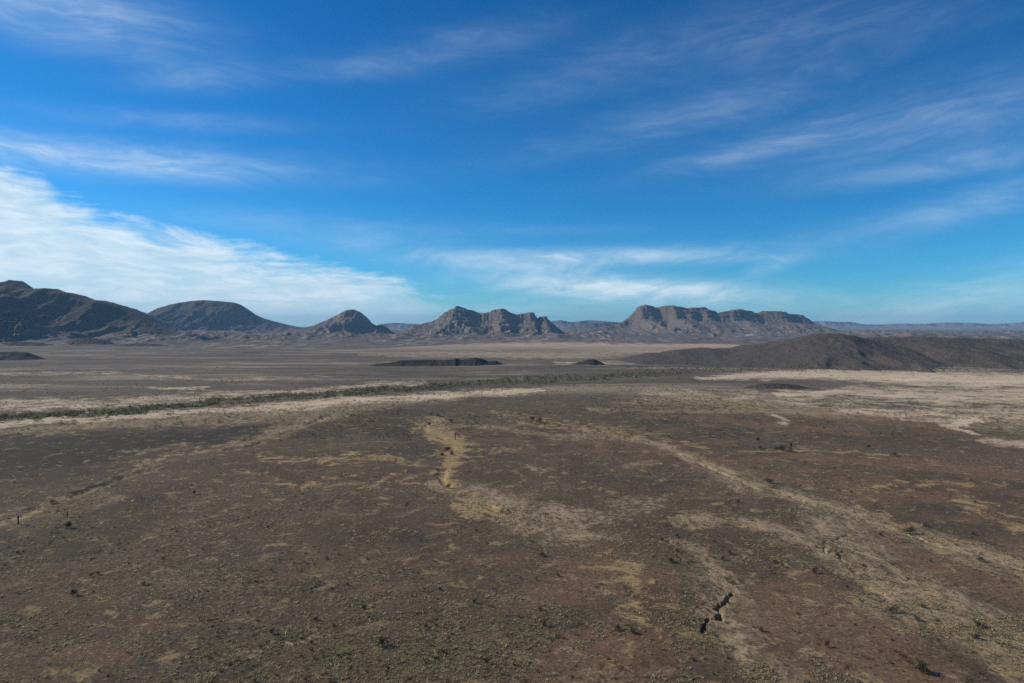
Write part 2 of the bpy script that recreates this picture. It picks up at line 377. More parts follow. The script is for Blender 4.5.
def ground_z(x, y, fine=True):
    d = np.hypot(x, y)
    z = (fbm(x / 420, y / 420, 4, 2) - .5) * 7 * sstep(150, 1500, d)
    z = z + (fbm(x / 70, y / 70, 4, 8) - .5) * 1.6 + (fbm(x / 9, y / 9, 3, 44) - .5) * .32
    # badlands in front of and between the mountains
    px = 512 + F * x / np.maximum(y, 1)
    bl = sstep(2100, 3300, d) * (1 - sstep(7000, 9000, d)) * (y > 0)
    bl2 = sstep(2300, 3000, d) * (1 - sstep(3600, 4600, d)) * sstep(420, 250, px) * (y > 0)
    if np.any(bl > 0) or np.any(bl2 > 0):
        rr = ridged(x / 150, y / 260, 5, 71, .62); ml = fbm(x / 700, y / 900, 3, 77)
        z = z + bl * (rr ** 2.2) * (10 + 34 * sstep(.4, .7, ml)) * (.25 + .75 * sstep(2300, 4200, d)) + bl2 * (rr ** 2) * 16
    for P, dep, hw in CH:
        x0, y0 = P.min(0) - 14; x1, y1 = P.max(0) + 14
        s = np.where((x > x0) & (x < x1) & (y > y0) & (y < y1))[0]
        if not len(s): continue
        qx, qy = x[s] + (fbm(x[s] / 3, y[s] / 3, 3, 7) - .5) * 3.2, y[s] + (fbm(x[s] / 3, y[s] / 3, 3, 9) - .5) * 3.6
        b = np.full(len(s), 99.0)
        for a_, b_ in zip(P[:-1], P[1:]):
            v = b_ - a_; t = np.clip(((qx - a_[0]) * v[0] + (qy - a_[1]) * v[1]) / (v @ v + 1e-9), 0, 1)
            b = np.minimum(b, np.hypot(qx - a_[0] - t * v[0], qy - a_[1] - t * v[1]))
        var = sstep(.30, .75, vnoise(x[s] / 16, y[s] / 16, 61)) * 1.3 if dep < 1.5 else .55 + .8 * vnoise(x[s] / 5, y[s] / 5, 61)
        z[s] -= dep * var * (1 - sstep(hw * .45, hw * 1.35, b))
    return z

# ------------------------------------------------------------------ ground sheet (polar grid, finest where the drone looks)
d = 14.0; rr = [d]
while d < 26000:
    py = HOR + CAM_H * F / d
    st = min(.0062, .72 / (py - HOR)); d *= 1 + max(st, .0021); rr.append(d)
rr = np.array(rr)
azf = np.linspace(R(-39.5), R(39.5), 860)
azs = R(39.5) + (np.linspace(0, 1, 90)[1:-1] ** 1.6) * (2 * math.pi - R(79))
# symmetric coarse fan behind
u = np.linspace(0, 1, 150)[1:-1]; azs = R(39.5) + (2 * math.pi - R(79)) * u
azi = np.concatenate([azf, azs])
RR, AA = np.meshgrid(rr, azi, indexing='ij')
X = (RR * np.sin(AA)).ravel(); Y = (RR * np.cos(AA)).ravel()
Z = ground_z(X, Y)
M = masks(X, Y)
NR, NC_ = len(rr), len(azi)
V = np.stack([X, Y, Z], 1)
FC = grid_faces(NR, NC_, True)[:, ::-1]
# closing disc under the drone
V = np.vstack([V, [[0, 0, Z[:NC_].mean()]]])
M1 = np.concatenate([M[:3].T, np.zeros((1, 3))]); M2 = np.concatenate([M[3:].T, np.zeros((1, 3))])

gm, n = material('desert_soil')
P = n.n('ShaderNodeNewGeometry').outputs['Position']
a1 = n.sep(n.attr('cover_a')); a2 = n.sep(n.attr('cover_b'))
Lg = n.noise(P, 1 / 160, 9, .60, .3)          # metres
Md = n.noise(P, 1 / 22, 8, .62, .2)
Fn = n.noise(P, 1 / 3.0, 7, .68)
Gr = n.noise(P, 1.6, 5, .75)
Tx = n.m('ADD', n.m('MULTIPLY', Md, .5), n.m('MULTIPLY', Fn, .5))
def cover(mask, tex, k=1.15, lo=.42, hi=.72):
    return n.ss(n.m('ADD', mask, n.m('MULTIPLY', n.m('SUBTRACT', tex, .5), k * 2.6)), lo, hi)
Pw = n.vm('ADD', P, n.vm('MULTIPLY', n.vm('SUBTRACT', n.noise(P, 1 / 30, 4, .6, 0, 1), (.5, .5, .5)), (26, 26, 0)))
St = n.noise(n.vm('MULTIPLY', Pw, (1, 1, .1)), 1 / 7, 8, .68)          # patchy turf and gravel
Sp = n.noise(P, .8, 3, .7)                                             # stones and tussocks
Sq = n.noise(n.vm('ADD', P, (31, 7, 0)), 1.7, 2, .6)
mo = n.m('MULTIPLY', n.m('SUBTRACT', 1.0, a2[0]), n.ss(n.noise(P, 1 / 75, 4, .6), .40, .62, .35, 1.0))   # how varied the cover is
base = n.mix(n.ss(Lg, .40, .60), (.070, .053, .038), (.092, .062, .042))
base = n.mix(n.ss(Md, .42, .62), base, (.098, .074, .052))
base = n.mix(n.ss(n.noise(P, 1 / 55, 6, .6), .50, .66), base, (.064, .052, .038))
base = n.mix(n.m('MULTIPLY', cover(a2[0], Md, .5, .20, .75), .9), base, (.036, .033, .027))
base = n.mix(n.m('MULTIPLY', cover(a2[1], Md, .7, .20, .85), .8), base, (.148, .090, .058))
base = n.mix(n.m('MULTIPLY', n.ss(St, .53, .66, 0, .62), mo), base, (.19, .155, .100))
base = n.mix(n.m('MULTIPLY', n.ss(n.noise(n.vm('ADD', Pw, (55, 21, 0)), 1 / 9, 8, .68), .51, .63, 0, .70), mo), base, (.088, .080, .047))
base = n.mix(n.ss(n.noise(n.vm('ADD', Pw, (15, 81, 0)), 1 / 5, 7, .7), .54, .64, 0, .55), base, (.040, .034, .026))
# drainage cover: braids drawn out along the fall of the plain (towards the south)
br1 = n.noise(n.vm('MULTIPLY', Pw, (1, .16, 0)), 1 / 8, 5, .6, .4)
br2 = n.noise(n.vm('MULTIPLY', P, (1, .30, 0)), 1 / 3.2, 5, .65, .4)
braid = n.ss(n.m('ABSOLUTE', n.m('SUBTRACT', br1, .5)), .035, .0)
braid2 = n.ss(n.m('ABSOLUTE', n.m('SUBTRACT', br2, .5)), .04, .0)
ct = n.m('MULTIPLY', cover(a1[1], Tx, 1.0, .12, .80), n.ss(a1[1], .02, .2))
base = n.mix(n.m('MULTIPLY', ct, .85), base, (.180, .136, .084))
base = n.mix(n.m('MULTIPLY', n.m('MULTIPLY', n.ss(a1[1], .15, .6), braid), .8), base, (.32, .26, .17))
base = n.mix(n.m('MULTIPLY', n.m('MULTIPLY', n.ss(a1[1], .10, .5), n.ss(br2, .56, .64)), .75), base, (.060, .056, .032))
base = n.mix(n.m('MULTIPLY', n.m('MULTIPLY', n.ss(a1[1], .2, .6), braid2), .5), base, (.33, .28, .19))
base = n.mix(n.m('MULTIPLY', cover(a2[2], St, 2.0, .26, .95), .88), base, (.31, .235, .120))
base = n.mix(n.m('MULTIPLY', cover(a1[2], St, 1.3, .30, 1.1), .6), base, (.078, .080, .044))
cpale = n.m('MULTIPLY', cover(a1[0], Tx, 1.7, .18, .88), n.ss(a1[0], .04, .26))
dv = n.n('ShaderNodeVectorMath', operation='LENGTH'); n.put(dv.inputs[0], P)
sand = n.mix(n.ss(n.m('ADD', dv.outputs['Value'], n.m('MULTIPLY', n.m('SUBTRACT', Lg, .5), 300)), 380, 640), (.345, .278, .19), (.66, .55, .405))
brk = n.ss(n.m('ADD', n.m('MULTIPLY', br2, .5), n.m('MULTIPLY', Fn, .5)), .40, .55, .25, 1.0)
fbk = n.noise(n.vm('MULTIPLY', Pw, (.30, 1, 0)), 1 / 42, 8, .66, .4)
brk = n.m('MAXIMUM', brk, n.m('MULTIPLY', n.ss(dv.outputs['Value'], 450, 700), n.ss(fbk, .38, .54, .30, 1.0)))
base = n.mix(n.m('MULTIPLY', n.m('MULTIPLY', cpale, brk), .92), base, sand)
base = n.mix(n.m('MULTIPLY', n.ss(a1[0], .2, .6), n.ss(Fn, .55, .64, 0, .5)), base, (.13, .12, .085))
base = n.mix(n.m('MULTIPLY', n.ss(Sp, .56, .66, 0, .75), mo), base, (.235, .195, .130))
base = n.mix(n.m('MULTIPLY', n.ss(Sq, .60, .70, 0, .8), mo), base, (.30, .255, .185))
base = n.mix(n.ss(Sp, .43, .34, 0, .7), base, (.032, .028, .018))
base = n.mix(n.ss(Sq, .40, .30, 0, .5), base, (.052, .052, .028))
base = n.mix(n.ss(Gr, .30, .75, 0, 1), n.mix(1, base, (.78, .76, .71), 'MULTIPLY'), n.mix(1, base, (1.32, 1.27, 1.18), 'MULTIPLY'))
# far foothills and flats: paler clays and darker lava mixed (by distance from the basin centre)
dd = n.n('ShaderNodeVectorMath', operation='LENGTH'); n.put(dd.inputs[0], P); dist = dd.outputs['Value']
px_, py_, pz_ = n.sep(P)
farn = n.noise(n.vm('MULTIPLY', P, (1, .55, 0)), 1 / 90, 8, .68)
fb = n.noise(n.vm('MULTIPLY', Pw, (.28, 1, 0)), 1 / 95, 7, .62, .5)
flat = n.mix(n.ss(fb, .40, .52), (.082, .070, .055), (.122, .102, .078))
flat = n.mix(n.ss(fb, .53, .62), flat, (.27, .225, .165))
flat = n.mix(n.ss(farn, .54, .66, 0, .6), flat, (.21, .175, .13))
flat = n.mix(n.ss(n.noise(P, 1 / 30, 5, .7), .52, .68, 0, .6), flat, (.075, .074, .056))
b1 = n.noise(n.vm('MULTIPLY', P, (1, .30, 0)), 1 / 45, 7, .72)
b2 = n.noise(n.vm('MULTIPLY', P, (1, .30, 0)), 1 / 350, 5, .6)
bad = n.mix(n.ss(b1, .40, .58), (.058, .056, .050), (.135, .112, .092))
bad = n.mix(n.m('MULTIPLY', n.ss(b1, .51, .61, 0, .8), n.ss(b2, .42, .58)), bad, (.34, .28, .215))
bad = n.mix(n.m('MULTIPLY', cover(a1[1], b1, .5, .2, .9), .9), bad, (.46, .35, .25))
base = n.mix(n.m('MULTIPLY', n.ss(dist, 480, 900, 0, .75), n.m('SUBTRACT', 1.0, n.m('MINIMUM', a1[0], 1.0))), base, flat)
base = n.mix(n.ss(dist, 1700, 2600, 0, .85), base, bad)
h = n.m('ADD', n.m('MULTIPLY', Fn, .6), n.m('MULTIPLY', Gr, .4))
n.surf(base, .96, n.bump(h, .9, .35), .1)
gmat = gm

# the sheet is cut into the plain, the dry wash and the gully: neighbouring pieces of one surface
ctr = np.stack([X[FC].mean(1), Y[FC].mean(1)], 1) if False else None
fx = X[FC[:, 0]]; fy = Y[FC[:, 0]]
mt = np.maximum(M[TAN], M[PALE] * .9)[FC[:, 0]]
fpx, fpy = topix(fx, fy)
inband = (fy > 100) & (fpx > 690) & (fpx < 1100) & (fpy > 480) & (fpy < 720) & (fpy > 500 + (fpx - 760) * .30)
is_wash = inband & (mt > .45)
is_str = (fy > 100) & (fpx < 545) & (fpx > -120) & (fpy > 386) & (fpy < 434) & (M[PALE][FC[:, 0]] > .40) & (fpy > 420 - (fpx) * .062)
def near(P, w):
    s = np.zeros(len(fx), bool); x0, y0 = P.min(0) - w; x1, y1 = P.max(0) + w
    i = np.where((fx > x0) & (fx < x1) & (fy > y0) & (fy < y1))[0]; b = np.full(len(i), 99.)
    for a_, b_ in zip(P[:-1], P[1:]):
        v = b_ - a_; t = np.clip(((fx[i] - a_[0]) * v[0] + (fy[i] - a_[1]) * v[1]) / (v @ v + 1e-9), 0, 1)
        b = np.minimum(b, np.hypot(fx[i] - a_[0] - t * v[0], fy[i] - a_[1] - t * v[1]))
    s[i] = b < w; return s
is_gul = near(CH[0][0], 1.5)
def piece(name, mask, label, cap=False):
    f = FC[mask]; usd = np.unique(f); mp = np.full(len(V), -1); mp[usd] = np.arange(len(usd))
    me = mesh_from(name, V[usd], mp[f], gmat, True, {'cover_a': M1[usd], 'cover_b': M2[usd]})
    return link(name, me, kind='structure', label=label)
rest = ~(is_gul | is_wash | is_str)
piece('ground', rest, 'brown gravelly desert plain with scattered pale and reddish patches')
piece('dry_wash', is_wash & ~is_gul, 'tan sandy wash running down to the lower right corner')
piece('streambed', is_str & ~is_gul & ~is_wash, 'pale sandy streambed below the long green line of scrub')
piece('gully', is_gul, 'narrow deep-cut dark gully in the lower part of the plain right of centre')
cf = np.array([[len(V) - 1, (j + 1) % NC_, j] for j in range(NC_)])
usd = np.concatenate([np.arange(NC_), [len(V) - 1]]); mp = np.full(len(V), -1); mp[usd] = np.arange(len(usd))

# ------------------------------------------------------------------ rock materials
def rock_mat(name, talus, cliff, top, pale=None, scale=1.0, apron=False):
    m_, n = material(name)
    gn = n.n('ShaderNodeNewGeometry'); P = gn.outputs['Position']; N = gn.outputs['True Normal']
    nz = n.sep(N)[2]
    a = n.sep(n.attr('rock'))                 # r: cliffiness, g: height fraction
    t1 = n.noise(P, scale / 60, 8, .62, .3); t2 = n.noise(n.vm('MULTIPLY', P, (1, 1, .3)), scale / 16, 7, .68)
    c = n.mix(n.ss(t1, .38, .62), talus, tuple(v * .68 for v in talus))
    c = n.mix(n.ss(n.m('ADD', a[0], n.m('MULTIPLY', n.m('SUBTRACT', t2, .5), .9)), .35, .7), c, cliff)
    strat = n.noise(n.comb(0, 0, n.m('ADD', n.sep(P)[2], n.m('MULTIPLY', t1, 14))), scale / 9, 3, .6)
    c = n.mix(n.m('MULTIPLY', n.ss(strat, .48, .62), .35), c, tuple(v * 1.35 for v in cliff))
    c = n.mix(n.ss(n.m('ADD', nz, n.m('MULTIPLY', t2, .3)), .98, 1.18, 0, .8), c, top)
    c = n.mix(n.m('MULTIPLY', n.ss(a[1], .30, .04), .8), c, (.135, .112, .088)) if apron else c
    if pale: c = n.mix(n.m('MULTIPLY', n.ss(n.noise(P, scale / 38, 6, .7), .56, .66), n.ss(a[1], .42, .12)), c, pale)
    spk = n.noise(P, scale / 6, 4, .7)
    c = n.mix(n.ss(spk, .50, .58, 0, .6), c, tuple(v * .45 for v in talus))
    c = n.mix(n.ss(spk, .46, .38, 0, .35), c, tuple(v * 1.6 for v in talus))
    hh = n.m('ADD', n.m('MULTIPLY', t2, .7), n.m('MULTIPLY', spk, .3))
    n.surf(c, .95, n.bump(hh, 1.0, 7.0 / scale), .1)
    return m_

R_grey = rock_mat('grey_volcanic_rock', (.098, .084, .074), (.15, .126, .108), (.125, .105, .075), (.27, .235, .20))
R_mesa = rock_mat('brown_mesa_rock', (.100, .086, .074), (.125, .094, .076), (.15, .125, .085), (.25, .225, .19))
R_dark = rock_mat('dark_lava_rock', (.044, .040, .034), (.032, .030, .027), (.062, .054, .040), None, 2.5)
R_left = rock_mat('dark_mountain_rock', (.046, .040, .032), (.030, .028, .025), (.062, .052, .033), (.17, .135, .095), 1.0, True)
R_low = rock_mat('dark_gravel_hill', (.080, .069, .058), (.060, .053, .046), (.086, .074, .059), None, 2.0)
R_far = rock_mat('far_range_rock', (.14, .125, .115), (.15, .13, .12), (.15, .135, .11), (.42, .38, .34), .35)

def mountain(name, prof, D, mat, label, wf=2.3, wb=2.0, cliff=.30, res=4.0, spur=.55, freq=90., seed=1, crag=6.0, yw=60., taper=None, minw=120, drop=8., kind='structure', tp=1.75, cw=.10, yl=300.):
    """prof: skyline as (px, py); D: distance of the crest. Builds the whole body: crest, cliffs, spurs, talus and back slope."""
    P_ = np.array(prof, float)
    a, s = ray(P_[:, 0], P_[:, 1]); xs = a * D; hs = np.maximum(CAM_H + s * D, 0.0)
    Hm = hs.max(); m = wf * Hm * .6 + minw
    x = np.arange(xs[0] - m, xs[-1] + m, res)
    yb = np.concatenate([np.arange(-wf * Hm - minw * 1.3, 40, res * 1.1), np.arange(40, wb * Hm + minw, res * 2.2)])
    XX, VV = np.meshgrid(x, yb, indexing='xy'); xf, vf = XX.ravel(), VV.ravel()
    cr_ = np.interp(xf, xs, hs, left=hs[0], right=hs[-1])
    edge = np.maximum(np.maximum(xs[0] - xf, xf - xs[-1]), 0)
    cr_ = cr_ * np.clip(1 - edge / (m * .9), 0, 1) ** 1.5
    yc = (fbm(xf / yl, xf * 0 + seed, 3, seed) - .5) * 2 * yw
    v = vf - yc
    wq = np.where(v < 0, wf, wb) * (cr_ * .75 + Hm * .25) + minw
    # spurs and ravines fan out down the slope
    warp = (fbm(xf / 150, vf / 150, 4, seed + 3) - .5) * 150
    sp_ = ridged((xf + warp + v * .12) / freq, vf / (freq * 5), 4, seed + 9, .55)
    t = np.abs(v) / wq
    amt = sstep(.02, .30, t)
    t2 = t * (1 + spur * amt * (1.25 - 1.9 * sp_))
    # cross section: cap, cliff band, concave talus
    c0 = cliff
    bandj = 1 + .5 * (fbm(xf / 60, vf / 200, 3, seed + 5) - .5)
    t2c = np.clip(t2 * bandj, 0, 1.2)
    capd = .035
    cl = sstep(capd, capd + cw, t2c)                      # cliff drop
    tal = np.clip((t2c - capd - .06) / (1 - capd - .06), 0, 1)
    Sf = (1 - c0 * cl) - (1 - c0) * (1 - (1 - tal) ** tp)
    z = cr_ * np.clip(Sf, 0, 1)
    rough = (ridged((xf + warp * .5) / (freq * .33), vf / (freq * .8), 4, seed + 21, .6) - .55)
    z = z + rough * crag * 2.3 * (.4 + .6 * sstep(.25, .55, z / Hm)) * sstep(.01, .12, t) * np.clip(z / 40, 0, 1)
    z = z + (ridged(xf / 26, vf / 40, 4, seed + 40, .62) - .55) * crag * 1.3 * sstep(.015, .06, t) * np.clip(z / 30, 0, 1)
    if cliff >= .3:                                        # ledges of harder rock
        stp = Hm / 7.5; q = z / stp + (fbm(xf / 180, vf / 180, 3, seed + 60) - .5) * 1.2; fq = q - np.floor(q)
        zt = z + stp * (sstep(.30, .62, fq) - fq) * .75
        z = np.where(z > .25 * cr_, z + (zt - z) * sstep(.02, .06, t) * sstep(.42, .62, z / Hm), z)
    z = z - drop * sstep(.55, 1.0, t2) - 3
    z = np.where((t2 > 1.05) | (cr_ < .5), np.minimum(z, -drop), z)
    nr, nc = len(yb), len(x)
    slope = np.hypot(*np.gradient(z.reshape(nr, nc), yb, x)).ravel()
    att = np.stack([sstep(.55, 1.1, slope), np.clip(z / Hm, 0, 1), 0 * z], 1)
    fcs = grid_faces(nr, nc)
    keep = (z[fcs] > -drop * .98).any(1)
    fcs = fcs[keep]; us = np.unique(fcs); mp = np.full(len(z), -1); mp[us] = np.arange(len(us))
    me = mesh_from(name, np.stack([xf, vf + D, z], 1)[us], mp[fcs], mat, True, {'rock': att[us]})
    return link(name, me, kind=kind, label=label)

# the far ranges first
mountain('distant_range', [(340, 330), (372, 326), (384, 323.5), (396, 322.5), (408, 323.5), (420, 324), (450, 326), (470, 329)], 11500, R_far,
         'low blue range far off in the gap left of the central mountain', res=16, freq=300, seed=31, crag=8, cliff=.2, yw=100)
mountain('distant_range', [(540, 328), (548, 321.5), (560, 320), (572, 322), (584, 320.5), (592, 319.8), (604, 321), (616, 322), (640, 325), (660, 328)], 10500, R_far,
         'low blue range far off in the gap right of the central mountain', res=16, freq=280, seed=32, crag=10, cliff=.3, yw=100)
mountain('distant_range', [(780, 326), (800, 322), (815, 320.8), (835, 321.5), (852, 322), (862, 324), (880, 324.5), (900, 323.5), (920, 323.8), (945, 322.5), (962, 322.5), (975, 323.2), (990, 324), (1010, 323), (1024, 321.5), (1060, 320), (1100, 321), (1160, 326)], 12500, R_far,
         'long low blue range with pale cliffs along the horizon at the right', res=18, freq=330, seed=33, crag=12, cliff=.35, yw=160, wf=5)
mountain('mesa', [(560, 331), (572, 326), (590, 323), (604, 322), (622, 322), (640, 326), (650, 332)], 7200, R_mesa,
         'low dark shoulder of rock behind the left end of the long mesa', res=9, freq=120, seed=35, crag=6, cliff=.4)
mountain('mountain', [(90, 325), (105, 316), (120, 307), (132, 307.5), (146, 314), (156, 318), (170, 324), (180, 330)], 5200, R_left,
         'blue-grey slope showing between the dark left mountain and the domed one', res=6, freq=110, seed=36, crag=4)
# dome shaped mountain
mountain('mountain', [(142, 326), (152, 313), (162, 308), (172, 305), (184, 302.5), (196, 300.8), (208, 300), (222, 301), (232, 302), (238, 303.5), (245, 308), (254, 314), (264, 318), (274, 321), (290, 325), (306, 328), (330, 331)], 6000, R_left,
         'broad domed dark blue-grey mountain with a smooth flat crest', res=6.5, freq=260, seed=41, crag=3, cliff=.12, spur=.5, wf=4, yw=60, tp=1.7)
# cone
mountain('mountain', [(285, 332), (300, 328.5), (314, 325), (322, 322), (333, 317), (341, 313), (347, 310), (353, 309), (359, 311.5), (366, 317), (371, 323), (376, 325.5), (381, 324), (386, 327), (391, 331), (400, 336)], 4900, R_grey,
         'small pointed grey peak between the domed mountain and the central ridge', res=4, freq=110, seed=47, crag=5, cliff=.2, yw=40, minw=160, spur=.5, wf=4, tp=2.2)
# central jagged mountain
mountain('mountain', [(380, 338), (398, 334), (408, 329), (414, 325), (424, 323), (436, 320), (444, 313), (452, 309), (458, 306.5), (465, 308), (474, 311), (482, 313), (490, 311.5), (498, 309.5), (504, 309), (510, 312), (516, 315), (524, 314), (530, 312), (534, 313), (537, 318), (542, 317), (546, 316), (549, 320), (556, 326), (564, 332), (572, 338)], 4700, R_grey,
         'jagged grey central mountain with several peaks and a steep dark right flank', res=3.2, freq=120, seed=57, crag=8, cliff=.30, yw=35, yl=260, minw=210, spur=.5, wf=5.0, tp=1.75, cw=.12)
# long mesa
mountain('mesa', [(580, 332), (598, 327.5), (612, 325), (622, 322), (629, 318), (636, 311), (640, 306), (646, 305), (652, 306), (658, 307), (664, 305.5), (671, 305), (676, 306.5), (684, 308.5), (692, 308), (700, 307), (708, 310), (714, 313), (722, 312), (730, 309.5), (738, 309), (746, 311), (754, 313), (762, 311), (776, 311), (782, 313), (790, 314), (798, 314), (806, 318), (812, 323), (820, 326), (836, 329), (850, 333)], 5200, R_mesa,
         'long flat-topped brown mesa with cliffs, scalloped spurs and a squared left end', res=3.8, freq=210, seed=66, crag=7, cliff=.42, yw=110, yl=330, minw=200, spur=.8, wf=5.2, tp=2.3, cw=.085)
# big left mountain
mountain('mountain', [(-190, 300), (-120, 270), (-60, 276), (-30, 284), (-8, 281), (6, 279), (14, 283), (24, 288), (40, 289), (58, 288.5), (66, 291.5), (74, 292.5), (84, 296), (94, 300), (104, 300), (114, 303), (128, 308), (142, 314), (156, 321), (172, 328), (186, 333), (210, 336), (240, 338), (270, 342)], 3300, R_left,
         'large dark rugged mountain rising out of the left edge of the photo', res=4, freq=260, seed=72, crag=5, cliff=.10, yw=200, yl=420, minw=160, spur=.95, wf=3.6, tp=2.0)
# dark hills on the right
mountain('hill', [(612, 360), (630, 355), (645, 352), (660, 351.4), (672, 349), (690, 348), (704, 346.6), (716, 347.6), (730, 347), (745, 343.5), (760, 342.6), (772, 340), (786, 340.4), (816, 338), (846, 337.4), (866, 337.2), (880, 335.8), (896, 336.6), (915, 335.4), (935, 336.6), (955, 336.4), (975, 338.2), (995, 337.4), (1024, 339.4), (1080, 341), (1150, 344), (1250, 350)], 1380, R_low,
         'long low dark gravelly ridge stretching across the right side of the photo', res=2.4, freq=170, seed=83, crag=2.2, cliff=.0, yw=40, minw=90, spur=.45, wf=6.5, wb=3, tp=1.5)
mountain('hill', [(735, 352), (770, 345), (790, 339), (803, 335.5), (816, 333.5), (832, 332.5), (846, 334), (858, 337), (875, 341), (900, 346), (935, 352)], 1300, R_low,
         'rounded dark summit rising in front of the long low ridge on the right', res=1.9, freq=110, seed=84, crag=1.8, cliff=.0, yw=15, minw=60, spur=.3, wf=4.5, wb=3, tp=1.3)
mountain('hill', [(555, 366), (570, 362.5), (582, 360), (588, 357.8), (594, 357.5), (600, 360), (606, 363), (616, 366)], 1200, R_dark,
         'small dark rounded hump just left of the long dark ridge', res=1.0, freq=24, seed=85, crag=1.6, cliff=.0, yw=3, minw=8, spur=.3, wf=2.4, wb=1.5, drop=1.0)
mountain('hill', [(364, 366), (376, 362), (390, 361), (400, 358.8), (420, 358), (440, 358.3), (452, 357.8), (456, 356.2), (462, 357.8), (470, 357), (476, 355.6), (482, 357), (488, 359.5), (496, 359), (502, 361.5), (512, 366)], 1180, R_dark,
         'low black lava ridge with small knobs standing on the plain in the middle', res=1.0, freq=26, seed=88, crag=2.6, cliff=.1, yw=4, minw=10, spur=.4, wf=2.2, wb=1.5, drop=1.0)
mountain('hill', [(-60, 358), (-30, 353), (0, 350.5), (14, 350), (26, 351), (34, 354), (48, 359)], 1380, R_dark,
         'dark low lava mound at the left edge below the big mountain', res=2, freq=34, seed=89, crag=1.6, cliff=.1, yw=10, minw=20, spur=.5, wf=2, drop=1.5)
mountain('hill', [(722, 389), (745, 384.5), (762, 380.8), (778, 380.5), (795, 382), (812, 385.5), (830, 389)], 760, R_low,
         'very low dark mound lying on the pale flats before the long dark ridge', res=.8, freq=22, seed=90, crag=1.0, cliff=.0, yw=3, minw=8, spur=.3, wf=3, drop=.8)
for i, (px0, py0, w_, hh_, D_) in enumerate([(250, 358, 22, 2, 1700), (88, 346, 34, 9, 2300), (20, 349, 50, 6, 2200), (140, 350, 40, 4, 2250)]):
    base_y = HOR + CAM_H * F / D_
    mountain('foothill', [(px0 - w_, base_y), (px0 - w_ * .5, base_y - hh_ * .7), (px0 - 3, base_y - hh_), (px0 + w_ * .4, base_y - hh_ * .8), (px0 + w_, base_y)], D_, R_dark if i == 0 else R_left,
             ['short dark rise on the plain under the domed mountain', 'tan rounded foothill at the foot of the left mountain', 'brown foothill at the left edge below the mountain slope', 'long low foothill under the right end of the left mountain'][i],
             res=2.5, freq=50, seed=100 + i, crag=2, cliff=0, yw=10, minw=40, spur=.4, drop=3)

# ------------------------------------------------------------------ plants
def leaf_mat(name, c1, c2):
    m_, n = material(name); oi = n.n('ShaderNodeObjectInfo').outputs['Random']
    P = n.n('ShaderNodeNewGeometry').outputs['Position']
    c = n.mix(n.ss(n.noise(P, .9, 4, .7), .35, .65), c1, c2)
    c = n.mix(n.m('MULTIPLY', oi, .35), c, tuple(v * 1.5 for v in c2))
    n.surf(c, .8, None, .2); return m_
def attr_mat(name):
    m_, n = material(name); c = n.attr('tint')
    d1 = n.n('ShaderNodeBsdfDiffuse'); n.put(d1.inputs[0], c); t1 = n.n('ShaderNodeBsdfTranslucent'); n.put(t1.inputs[0], c)
    mx = n.n('ShaderNodeMixShader'); mx.inputs[0].default_value = .5; n.t.links.new(d1.outputs[0], mx.inputs[1]); n.t.links.new(t1.outputs[0], mx.inputs[2])
    o = n.n('ShaderNodeOutputMaterial'); n.t.links.new(mx.outputs[0], o.inputs[0]); return m_

def blades(k, r, h, width, lean, rg, base_r=.12):
    """k thin leaf blades springing from a base; returns V,F(tri)"""
    a = rg.uniform(0, 2 * np.pi, k); br = rg.uniform(0, base_r, k) * r; ln = rg.uniform(.25, 1, k) ** .7 * lean
    hh = h * rg.uniform(.6, 1.05, k); tip = np.stack([np.cos(a) * ln * r, np.sin(a) * ln * r, hh * np.sqrt(np.clip(1 - (ln * .75) ** 2, .1, 1))], 1)
    b0 = np.stack([np.cos(a) * br, np.sin(a) * br, np.full(k, -.03)], 1)
    side = np.stack([-np.sin(a + rg.uniform(-1, 1, k)), np.cos(a), np.zeros(k)], 1) * width / 2
    V_ = np.stack([b0 - side, b0 + side, tip], 1).reshape(-1, 3)
    return V_, np.arange(3 * k).reshape(-1, 3)

def clump(k, r, h, leaf, rg, low=.08):
    """leafy crown: many small leaf faces spread through an uneven flattened volume, on a few stems"""
    sub = rg.normal(0, .36, (6, 3)) * [r, r, h * .32] + [0, 0, h * .52]
    cc = sub[rg.integers(0, 6, k)] + rg.normal(0, 1, (k, 3)) * [r * .26, r * .26, h * .17]
    cc[:, 2] = np.clip(cc[:, 2], low * h, h * 1.1)
    u_ = rg.normal(0, 1, (k, 3)); u_ /= np.linalg.norm(u_, axis=1)[:, None]; w_ = np.cross(u_, rg.normal(0, 1, (k, 3))); w_ /= np.linalg.norm(w_, axis=1)[:, None]
    s = leaf * rg.uniform(.6, 1.3, (k, 1))
    V_ = np.stack([cc - u_ * s, cc + w_ * s * .6, cc + u_ * s], 1).reshape(-1, 3)
    V2, F2 = blades(9, r * .75, h * .8, leaf * .35, 1, rg)
    return np.vstack([V_, V2]), np.vstack([np.arange(3 * k).reshape(-1, 3), F2 + 3 * k])

M_dark = leaf_mat('dark_shrub_leaves', (.013, .017, .009), (.026, .030, .015))
M_olive = leaf_mat('olive_shrub_leaves', (.060, .066, .032), (.095, .098, .050))
M_grey = leaf_mat('grey_green_leaves', (.075, .085, .060), (.12, .125, .09))
M_yucca = leaf_mat('yucca_leaves', (.012, .017, .010), (.026, .032, .018))
M_dead = leaf_mat('dead_yucca_leaves', (.030, .025, .018), (.055, .044, .030))
M_trunk = leaf_mat('yucca_bark', (.025, .020, .016), (.042, .034, .026))
M_tint = attr_mat('tinted_foliage')

def gz(x, y): return ground_z(np.atleast_1d(np.asarray(x, float)), np.atleast_1d(np.asarray(y, float)))

